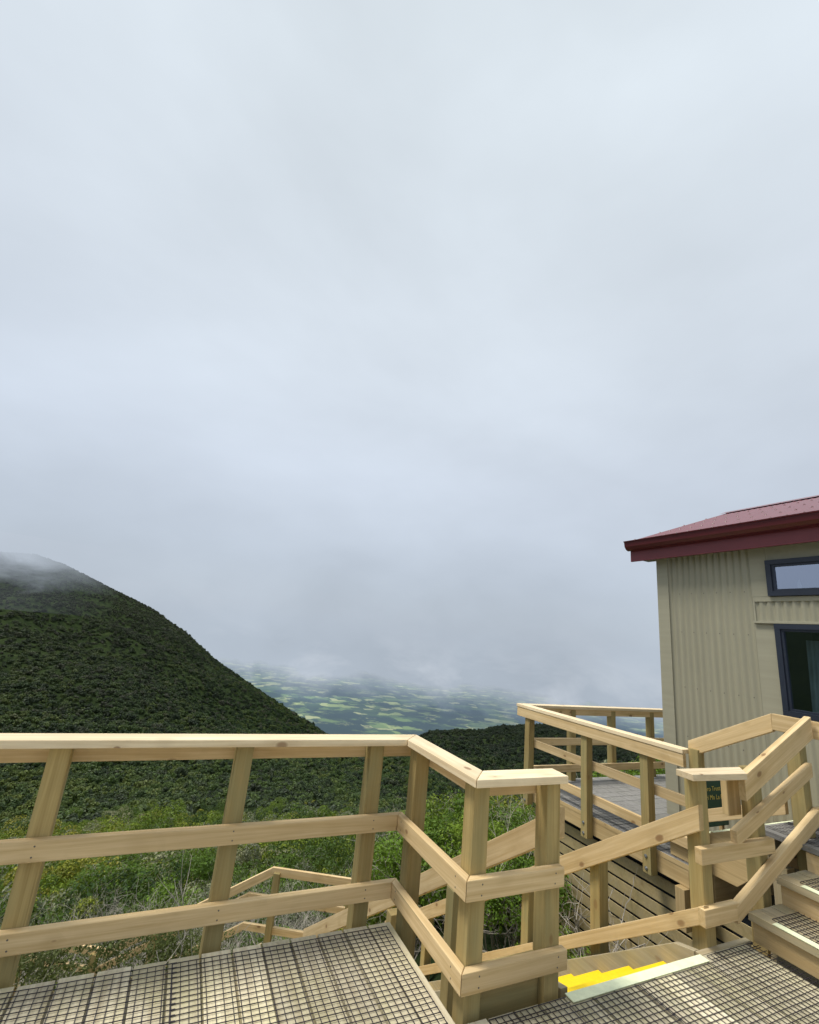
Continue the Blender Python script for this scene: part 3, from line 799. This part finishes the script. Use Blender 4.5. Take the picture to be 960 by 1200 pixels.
# ------------------------------------------------------------------ plants
def leaf_cloud(n, rad, leaf, seed, clumps=16, flat=0.75, inner=0.35, wide=0.5, lift=0.9):
    """crown of separate leaf faces gathered in clumps"""
    rnd = random.Random(seed); V, F = [], []
    cl = []
    for i in range(clumps):
        a = rnd.uniform(0, 2*math.pi); u = rnd.uniform(-0.15, 1.0)
        rr = math.sqrt(max(0,1-u*u)); k = rnd.uniform(0.55, 1.0)
        cl.append((Vector((rr*math.cos(a)*k, rr*math.sin(a)*k, (u*k*flat)))*rad, rad*rnd.uniform(0.22,0.42)))
    for i in range(n):
        c, cr = cl[rnd.randrange(clumps)]
        d = Vector((rnd.gauss(0,1), rnd.gauss(0,1), rnd.gauss(0.25,1))).normalized()
        p = c + d*cr*(inner + (1-inner)*rnd.random()**0.4)
        nrm = (d + Vector((0,0,lift)) + Vector((rnd.gauss(0,.45), rnd.gauss(0,.45), rnd.gauss(0,.45)))).normalized()
        t = nrm.orthogonal().normalized(); t.rotate(Matrix.Rotation(rnd.uniform(0,6.283),3,nrm)); b = nrm.cross(t)
        s = leaf*rnd.uniform(0.6,1.25); w = s*wide
        n0 = len(V)
        V += [tuple(p - t*s*.5), tuple(p + b*w*.5 + nrm*s*.06), tuple(p + t*s*.5 - nrm*s*.1), tuple(p - b*w*.5 + nrm*s*.06)]
        F.append((n0,n0+1,n0+2,n0+3))
    return V, F
def tube(V, F, pts, r0, r1, sides=4):
    n0 = len(V); n = len(pts)
    for i, p in enumerate(pts):
        p = Vector(p); d = (Vector(pts[min(i+1,n-1)])-Vector(pts[max(i-1,0)]))
        if d.length < 1e-6: d = Vector((0,0,1))
        d.normalize(); a = d.orthogonal().normalized(); b = d.cross(a); r = r0 + (r1-r0)*i/(n-1)
        for k in range(sides):
            an = 2*math.pi*k/sides; V.append(tuple(p + a*r*math.cos(an) + b*r*math.sin(an)))
    for i in range(n-1):
        for k in range(sides):
            a = n0+i*sides+k; b = n0+i*sides+(k+1)%sides; F.append((a,b,b+sides,a+sides))
def branch(V, F, p, d, L, r, depth, rnd, spread=0.6, wig=0.35):
    pts = [tuple(p)]; q = Vector(p); dd = Vector(d).normalized(); n = 4
    for i in range(n):
        dd = (dd + Vector((rnd.gauss(0,wig), rnd.gauss(0,wig), rnd.gauss(0.05,wig)))*0.45).normalized()
        q = q + dd*L/n; pts.append(tuple(q))
    tube(V, F, pts, r, r*0.55, 4 if depth > 1 else 3)
    if depth > 0:
        for k in range(rnd.choice((2,3,3))):
            e = (dd + Vector((rnd.gauss(0,spread), rnd.gauss(0,spread), rnd.gauss(0.15,spread)))).normalized()
            s = Vector(pts[rnd.choice((2,3,4,4))])
            branch(V, F, s, e, L*rnd.uniform(0.55,0.85), r*0.55, depth-1, rnd, spread, wig)

def leaf_proto(name, n, rad, leaf, seed, mat, **kw):
    V, F = leaf_cloud(n, rad, leaf, seed, **kw)
    me = bpy.data.meshes.new(name); me.from_pydata(V, [], F); me.update(); me.materials.append(mat); return me

# --- unlinked prototypes for the two uncountable plant masses
def scatter(name, pts, protos, label):
    """pts: (x,y,z,scale,rot,idx).  One object: points carry attributes, a node tree instances the crowns"""
    me = bpy.data.meshes.new(name); me.from_pydata([p[:3] for p in pts], [], []); me.update()
    for an, k, ty in (('sc',3,'FLOAT'),('rz',4,'FLOAT'),('ix',5,'INT')):
        a = me.attributes.new(an, ty, 'POINT'); a.data.foreach_set('value', [p[k] for p in pts])
    o = link(name, me)
    ng = bpy.data.node_groups.new(name, 'GeometryNodeTree')
    ng.interface.new_socket('Geometry', in_out='INPUT', socket_type='NodeSocketGeometry')
    ng.interface.new_socket('Geometry', in_out='OUTPUT', socket_type='NodeSocketGeometry')
    gi = ng.nodes.new('NodeGroupInput'); go = ng.nodes.new('NodeGroupOutput')
    join = ng.nodes.new('GeometryNodeJoinGeometry')
    def attr(nm, ty):
        n = ng.nodes.new('GeometryNodeInputNamedAttribute'); n.data_type = ty; n.inputs[0].default_value = nm; return n.outputs[0]
    cx = ng.nodes.new('ShaderNodeCombineXYZ'); ng.links.new(attr('rz','FLOAT'), cx.inputs[2])
    for i, pm in enumerate(protos):
        po = bpy.data.objects.new(name+'_crown', pm)       # never linked to the scene: only a source for the node tree
        oi = ng.nodes.new('GeometryNodeObjectInfo'); oi.inputs[0].default_value = po; oi.inputs['As Instance'].default_value = True
        cmp_ = ng.nodes.new('FunctionNodeCompare'); cmp_.data_type = 'INT'; cmp_.operation = 'EQUAL'
        ia = [s for s in cmp_.inputs if s.type == 'INT']
        ng.links.new(attr('ix','INT'), ia[0]); ia[1].default_value = i
        ip = ng.nodes.new('GeometryNodeInstanceOnPoints')
        ng.links.new(gi.outputs[0], ip.inputs['Points']); ng.links.new(cmp_.outputs[0], ip.inputs['Selection'])
        ng.links.new(oi.outputs['Geometry'], ip.inputs['Instance'])
        ng.links.new(cx.outputs[0], ip.inputs['Rotation']); ng.links.new(attr('sc','FLOAT'), ip.inputs['Scale'])
        ng.links.new(ip.outputs[0], join.inputs[0])
    ng.links.new(join.outputs[0], go.inputs[0])
    md = o.modifiers.new('scatter', 'NODES'); md.node_group = ng
    return tag(o, label, None, None, 'stuff')

def wood(seed, h, nb, r=0.014, depth=2, spread=0.5, mat='stem'):
    rr = random.Random(seed); V, F = [], []
    for i in range(nb):
        a = rr.uniform(0,6.283); d = Vector((math.cos(a)*0.5, math.sin(a)*0.5, 1.0))
        branch(V, F, Vector((rr.gauss(0,.06), rr.gauss(0,.06), -0.15)), d, h*rr.uniform(.45,.65), r*rr.uniform(.7,1.2), depth, rr, spread)
    me = bpy.data.meshes.new('stems'); me.from_pydata(V, [], F); me.update(); me.materials.append(M[mat]); return me
rnd = random.Random(11)
def clear_zone(x, y):
    """keep the built things free of plants"""
    if x < 4.2 and y < 4.0: return True
    if 1.2 < x < 3.6 and y < 7.4: return True
    if x > 3.9 and y < 5.9: return True
    v = Vector((x,y,0)) - A0; l = v.dot(d2); o = v.dot(-n2)
    if -1.6 < l < 4.8 and -0.25 < o < 1.4: return True
    return False
# scrub between about 9 and 170 m
pts = []
for i in range(6000):
    az = rnd.uniform(-32, 75); r = math.sqrt(rnd.uniform(9**2, 170**2)) if i % 5 < 2 else math.exp(rnd.uniform(math.log(8.5), math.log(60)))
    x, y, z = terr(az, r)
    if clear_zone(x, y): continue
    if noise.noise((x/5, y/5, 9)) < -0.40: continue
    s = rnd.uniform(0.5, 1.25)*(0.75 + 0.95*min(1, r/50))
    if rnd.random() < 0.15: s *= 1.35
    k = rnd.randrange(4)
    if r < 26 and rnd.random() < (0.74 - r*0.029)*(1 if az < 24 else 0.4): k = 4 + rnd.randrange(2); s = rnd.uniform(0.75,1.25)
    elif r < 13: s *= 0.8
    pts.append((x, y, z - 0.05, s, rnd.uniform(0,6.28), k))
scrub = [leaf_proto('scrub', 4600, 1.0, 0.068, 20+i, M['leaf_scrub'], clumps=15, flat=1.15, wide=0.55, inner=0.7, lift=0.2) for i in range(4)]
scrub += [wood(300+i, 1.2, 13, 0.013, 3, 0.8, 'twig') for i in range(2)]
scatter('scrub', pts, scrub, 'dense low mountain scrub in mixed greens covering the slope below the deck')
# forest canopy out to the ridges
pts = []
for i in range(62000):
    az = rnd.uniform(-27, 72)
    D = lerp_t(DIST, az)
    if i % 2: r = math.sqrt(rnd.uniform(130**2, (D*1.02)**2))
    else: r = math.exp(rnd.uniform(math.log(65), math.log(D*1.02)))
    if r < 150 and rnd.random() > (r-65)/85: continue
    x, y, z = terr(az, r)
    s = rnd.uniform(0.6, 1.2)*(0.60 + 0.42*min(1, r/300))
    if rnd.random() < 0.12: s *= 1.4
    el = math.degrees(math.atan2(z-H, r))
    if az < 5 and el > -3: s *= max(0.45, 1 - (el+3)*0.09)
    pts.append((x, y, z + rnd.uniform(-0.3,0.5)*s, s, rnd.uniform(0,6.28), rnd.randrange(4)))
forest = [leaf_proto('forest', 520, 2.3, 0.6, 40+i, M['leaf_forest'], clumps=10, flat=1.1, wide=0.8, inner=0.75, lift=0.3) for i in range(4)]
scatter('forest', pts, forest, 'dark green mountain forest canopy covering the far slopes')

# --- individual shrubs near the stairs and the terrace
LEAFY = {}
for i in range(3):
    LEAFY['bright', i] = leaf_proto('foliage', 5200, 0.85, 0.066, 70+i, M['leaf_bright'], clumps=30, flat=0.85, wide=0.5, inner=0.4, lift=0.4)
    LEAFY['olive', i] = leaf_proto('foliage', 4200, 0.8, 0.06, 80+i, M['leaf_olive'], clumps=30, flat=0.85, wide=0.4, inner=0.3, lift=0.4)
STEMS = [wood(100+i, 1.0, 6) for i in range(3)]
DEAD = [wood(200+i, 1.25, 12, 0.015, 3, 0.75, 'twig') for i in range(3)]
def gz(x, y):
    return terr(math.degrees(math.atan2(x, y)), math.hypot(x, y))[2]
def shrub(name, label, cat, kind, i, x, y, s, dz, group):
    z = gz(x, y)
    o = bpy.data.objects.new(name, None); COL.objects.link(o); o.location = (x, y, z); tag(o, label, cat, group)
    f = bpy.data.objects.new('foliage', LEAFY[kind, i]); COL.objects.link(f); f.parent = o
    f.location = (0,0,dz); f.scale = (s,s,s); f.rotation_euler = (0,0,rnd.uniform(0,6.28))
    w = bpy.data.objects.new('stems', STEMS[i]); COL.objects.link(w); w.parent = o
    w.scale = (s, s, max(0.4,(dz+0.35*s)/1.0)); w.rotation_euler = (0,0,rnd.uniform(0,6.28))
def dead(label, i, x, y, s, dz=0.0):
    o = bpy.data.objects.new('dead_shrub', DEAD[i]); COL.objects.link(o)
    o.location = (x, y, gz(x, y)+dz); o.scale = (s,s,s); o.rotation_euler = (0,0,rnd.uniform(0,6.28))
    tag(o, label, 'dead shrub', 'bare grey shrubs below the deck')
G1 = 'leafy shrubs around the stairs and terrace'
for (lab, kd, i, x, y, s, dz) in (
    ('bright green shrub under the far left corner of the terrace', 'bright', 0, 4.55, 6.35, 1.0, 0.75),
    ('bright green shrub seen between the two posts of the short corner railing', 'bright', 1, 4.1, 7.2, 1.05, 0.7),
    ('round bright green shrub behind the upper part of the corner post', 'bright', 2, 4.7, 8.6, 1.1, 0.65),
    ('yellow green shrub standing left of the corner post', 'bright', 0, 3.9, 9.2, 1.05, 0.55),
    ('dark green bush beside the slatted skirt, right of the stairs', 'bright', 1, 3.95, 4.75, 0.62, 0.75),
    ('small leafy bush low against the right stair post', 'bright', 2, 3.75, 3.95, 0.42, 0.5),
    ('leafy bush below the terrace end post', 'bright', 1, 3.95, 5.7, 0.7, 0.9),
    ('olive shrub behind the left stair handrail', 'olive', 0, 3.75, 8.0, 0.8, 0.5),
    ('grey green shrub just beyond the landing railing', 'olive', 1, 2.9, 9.0, 0.9, 0.5),
    ('olive shrub between the second and third deck posts', 'olive', 2, 1.2, 9.6, 0.9, 0.5),
    ('yellow green bush between the landing and the deck corner', 'bright', 0, 3.4, 10.4, 1.0, 0.5),
    ('low olive bush left of the lower steps', 'olive', 0, -0.4, 8.0, 0.7, 0.35),
    ('tall olive shrub at the deck edge right of the leftmost post', 'olive', 1, -0.95, 6.75, 0.9, 1.55),
    ('grey green shrub below the deck edge, in the middle of the first railing bay', 'olive', 2, 0.15, 6.75, 0.8, 1.55),
    ('yellow green bush at the lower left corner of the slope', 'bright', 0, -2.3, 7.3, 1.1, 1.5),
    ('olive bush in front of the lower flight of steps', 'olive', 0, 0.85, 6.45, 0.7, 1.35),
    ('round yellow green bush right of the leftmost post', 'bright', 1, -2.2, 13.8, 1.35, 0.7),
    ('large bright bush in the middle of the first railing bay', 'bright', 2, -0.5, 16.0, 1.5, 0.8),
    ('bright green bush just left of the second deck post', 'bright', 0, 0.75, 13.0, 1.2, 0.6),
    ('yellow green bush seen just right of the second deck post', 'bright', 1, 1.95, 17.0, 1.5, 0.8),
    ('leafy bush left of the third deck post, above the landing railing', 'bright', 2, 3.5, 14.6, 1.3, 0.7),
    ('yellow green bush at the left edge behind the leftmost post', 'bright', 0, -4.0, 17.3, 1.6, 0.8),
    ('leafy green bush behind the far terrace railing', 'bright', 2, 6.6, 7.2, 1.0, 0.9),
    ('leafy green bush at the hut end of the far terrace railing', 'bright', 0, 8.3, 6.9, 1.0, 1.0)):
    shrub('shrub', lab, 'shrub', kd, i, x, y, s, dz, G1)
for (lab, i, x, y, s) in (
    ('bare grey twigs under the low rail near the leftmost post', 0, -1.35, 6.2, 1.25),
    ('bare grey twigs at the deck edge between the leftmost and second posts', 1, -0.55, 6.2, 1.3),
    ('tangled pale twigs just left of the second deck post', 2, 0.30, 6.3, 1.35),
    ('bare twigs to the right of the second deck post', 0, 0.95, 6.1, 1.2),
    ('pale bare branches beside the bend of the landing railing', 1, 1.0, 8.6, 0.9),
    ('bare grey branches behind the third deck post', 2, 2.4, 9.6, 1.0),
    ('bare pale branches in the dark gap under the corner railing', 0, 4.0, 5.2, 1.0),
    ('silvery dead branches above the left stair handrail', 1, 3.75, 6.75, 1.0),
    ('silvery dead branches behind the corner post', 2, 3.7, 7.5, 1.0),
    ('tall pale dead stick beside the right stair post', 1, 4.05, 3.85, 0.8),
    ('bare grey twigs at the lower left edge of the slope', 2, -2.0, 6.8, 1.3)):
    dead(lab, i, x, y, s)

# ------------------------------------------------------------------ cloud bank and mist
def cloudmat(name, build):
    m, nt, out = newmat(name)
    col, alpha = build(nt)
    em = N(nt, 'ShaderNodeEmission'); nt.links.new(col, em.inputs[0])
    tr = N(nt, 'ShaderNodeBsdfTransparent'); mx = N(nt, 'ShaderNodeMixShader')
    nt.links.new(alpha, mx.inputs[0]); nt.links.new(tr.outputs[0], mx.inputs[1]); nt.links.new(em.outputs[0], mx.inputs[2])
    nt.links.new(mx.outputs[0], out.inputs[0]); M[name] = m; return m
def sky_color(nt, vec):
    """overcast colour from a direction: flattened noise so the clouds lie like a ceiling"""
    nv = N(nt, 'ShaderNodeVectorMath', operation='NORMALIZE'); nt.links.new(vec, nv.inputs[0])
    sx = N(nt, 'ShaderNodeSeparateXYZ'); nt.links.new(nv.outputs[0], sx.inputs[0])
    z = math_(nt, 'MAXIMUM', sx.outputs[2], -0.25)
    den = math_(nt, 'ADD', z, 0.95)
    cx = N(nt, 'ShaderNodeCombineXYZ')
    nt.links.new(math_(nt, 'DIVIDE', sx.outputs[0], den), cx.inputs[0]); nt.links.new(math_(nt, 'DIVIDE', sx.outputs[1], den), cx.inputs[1])
    nt.links.new(math_(nt, 'MULTIPLY', z, 1.2), cx.inputs[2])
    big = noise_(nt, cx.outputs[0], 1.45, 5, 0.48, 0.3)
    fine = noise_(nt, cx.outputs[0], 5.5, 4, 0.5, 0.2)
    base = ramp(nt, math_(nt, 'MULTIPLY_ADD', z, 0.7, 0.2), [(0.0,(0.425,0.485,0.56)),(0.17,(0.42,0.48,0.555)),(0.27,(0.49,0.55,0.63)),(0.42,(0.60,0.665,0.755)),(0.62,(0.715,0.785,0.86)),(0.845,(0.765,0.84,0.895)),(0.93,(1.35,1.43,1.47))])
    k = math_(nt, 'ADD', math_(nt, 'MULTIPLY_ADD', big, 0.62, 0.745), math_(nt, 'MULTIPLY_ADD', fine, 0.16, -0.08))
    kc = N(nt, 'ShaderNodeCombineXYZ')
    for i in range(3): nt.links.new(k, kc.inputs[i])
    return mixc(nt, 1.0, base, kc.outputs[0], 'MULTIPLY'), nv.outputs[0], sx

def bank(nt):
    g = N(nt, 'ShaderNodeNewGeometry').outputs['Position']
    sub = N(nt, 'ShaderNodeVectorMath', operation='SUBTRACT'); nt.links.new(g, sub.inputs[0]); sub.inputs[1].default_value = (0,0,H)
    col, nv, sx = sky_color(nt, sub.outputs[0])
    puff = noise_(nt, mapped(nt, nv, (1,1,2.0)), 5.0, 6, 0.55, 0.3)
    lift = ramp(nt, puff, [(0.46,(0,0,0)),(0.66,(1,1,1))])
    low = ramp(nt, math_(nt, 'MULTIPLY_ADD', sx.outputs[2], 4.0, 1.0), [(0.50,(1,)*3),(0.98,(0.15,)*3)])
    col = mixc(nt, math_(nt, 'MULTIPLY', math_(nt, 'MULTIPLY', lift, low), 0.8), col, (0.66,0.71,0.78))
    el = math_(nt, 'ADD', sx.outputs[2], math_(nt, 'MULTIPLY_ADD', noise_(nt, mapped(nt, nv, (1,1,1.5)), 5.0, 6, 0.6, 0.3), 0.11, -0.055))
    # opaque above the cloud base, thin blue haze under it, and dissolving into the sky overhead
    a1 = ramp(nt, math_(nt, 'MULTIPLY_ADD', el, 4.0, 1.0), [(0.10,(0.20,)*3),(0.40,(0.32,)*3),(0.52,(0.60,)*3),(0.63,(1,)*3)])
    a2 = ramp(nt, math_(nt, 'MULTIPLY_ADD', sx.outputs[2], 4.0, 0.5), [(0.50,(1,)*3),(0.98,(0,)*3)])
    hz = ramp(nt, math_(nt, 'MULTIPLY_ADD', el, 4.0, 1.0), [(0.42,(0,)*3),(0.60,(1,)*3)])
    col = mixc(nt, hz, (0.31,0.425,0.57), col)
    return col, math_(nt, 'MULTIPLY', a1, a2)
cloudmat('cloud', bank)
V, F = [], []
na_, nz_ = 120, 24
for j in range(nz_+1):
    z = -760 + 2000*j/nz_
    for i in range(na_+1):
        a = -75+190*i/na_; rr = 3400 + 260*noise.noise((a/9, j/4, 2)); V.append((rr*math.sin(R(a)), rr*math.cos(R(a)), z))
for j in range(nz_):
    for i in range(na_): F.append((j*(na_+1)+i, j*(na_+1)+i+1, (j+1)*(na_+1)+i+1, (j+1)*(na_+1)+i))
cb = mesh('cloud_bank', V, F, M['cloud'], smooth=True); tag(cb, 'bank of low grey cloud hanging over the distant plain', None, None, 'structure')
cb.visible_shadow = True

def mist(nt):
    g = N(nt, 'ShaderNodeNewGeometry').outputs['Position']
    sub = N(nt, 'ShaderNodeVectorMath', operation='SUBTRACT'); nt.links.new(g, sub.inputs[0]); sub.inputs[1].default_value = (0,0,H)
    col, nv, sx = sky_color(nt, sub.outputs[0])
    n = noise_(nt, mapped(nt, nv, (1,1,2.0)), 14, 6, 0.6, 0.5)
    h = ramp(nt, math_(nt, 'ADD', math_(nt, 'MULTIPLY', sx.outputs[2], 12.0), math_(nt, 'MULTIPLY_ADD', n, 0.8, -0.4)), [(0.10,(0.07,)*3),(0.72,(0.9,)*3)])
    side = ramp(nt, math_(nt, 'MULTIPLY_ADD', sx.outputs[0], 2.5, 1.0), [(0.35,(1,)*3),(0.70,(0,)*3)])
    return col, math_(nt, 'MULTIPLY', h, side)
cloudmat('mist', mist)
def terrain_r(az, el):
    """distance at which a sight line of this elevation meets the hillside"""
    r = 150.0; D = lerp_t(DIST, az)
    while r < D:
        p = terr(az, r)
        if math.degrees(math.atan2(p[2]+6-H, r)) >= el: return r
        r *= 1.02
    return D
V, F = [], []
for j in range(13):
    e = -1.5 + 7.0*j/12
    for i in range(41):
        a = -40+44*i/40
        rr = min(terrain_r(a+d, e) for d in (-1.5, 0, 1.5))*0.90; V.append((rr*math.sin(R(a)), rr*math.cos(R(a)), H+rr*math.tan(R(e))))
for j in range(12):
    for i in range(40): F.append((j*41+i, j*41+i+1, (j+1)*41+i+1, (j+1)*41+i))
mi = mesh('mist', V, F, M['mist'], smooth=True); tag(mi, 'thin pale mist drifting over the rounded mountain top', None, None, 'structure')

# ------------------------------------------------------------------ world and sun
SUN_EL, SUN_AZ = 64.0, 292.0      # azimuth measured from +Y towards +X
w = bpy.data.worlds.new('World'); scene.world = w; w.use_nodes = True
nt = w.node_tree; nt.nodes.clear()
out = nt.nodes.new('ShaderNodeOutputWorld')
sky = N(nt, 'ShaderNodeTexSky', sky_type='NISHITA'); sky.sun_disc = False
sky.sun_elevation = R(SUN_EL); sky.sun_rotation = R(SUN_AZ); sky.altitude = 1000
b1 = N(nt, 'ShaderNodeBackground'); nt.links.new(sky.outputs[0], b1.inputs[0]); b1.inputs[1].default_value = 0.08
tc = N(nt, 'ShaderNodeTexCoord').outputs['Generated']
col, nv, sx = sky_color(nt, tc)
b2 = N(nt, 'ShaderNodeBackground'); nt.links.new(col, b2.inputs[0]); b2.inputs[1].default_value = 1.0
mx = N(nt, 'ShaderNodeMixShader'); mx.inputs[0].default_value = 0.92
nt.links.new(b1.outputs[0], mx.inputs[1]); nt.links.new(b2.outputs[0], mx.inputs[2]); nt.links.new(mx.outputs[0], out.inputs[0])
sl = bpy.data.lights.new('sun', 'SUN'); sl.energy = 3.1; sl.angle = R(14); sl.color = (1.0,0.95,0.86)
so = bpy.data.objects.new('sun', sl); COL.objects.link(so)
dv = Vector((math.sin(R(SUN_AZ))*math.cos(R(SUN_EL)), math.cos(R(SUN_AZ))*math.cos(R(SUN_EL)), math.sin(R(SUN_EL))))
so.rotation_mode = 'QUATERNION'; so.rotation_quaternion = dv.to_track_quat('Z', 'Y'); so.location = (0,0,50)

scene.view_settings.view_transform = 'Standard'; scene.view_settings.look = 'None'; scene.view_settings.exposure = 0
scene.cycles.max_bounces = 6; scene.cycles.transparent_max_bounces = 12
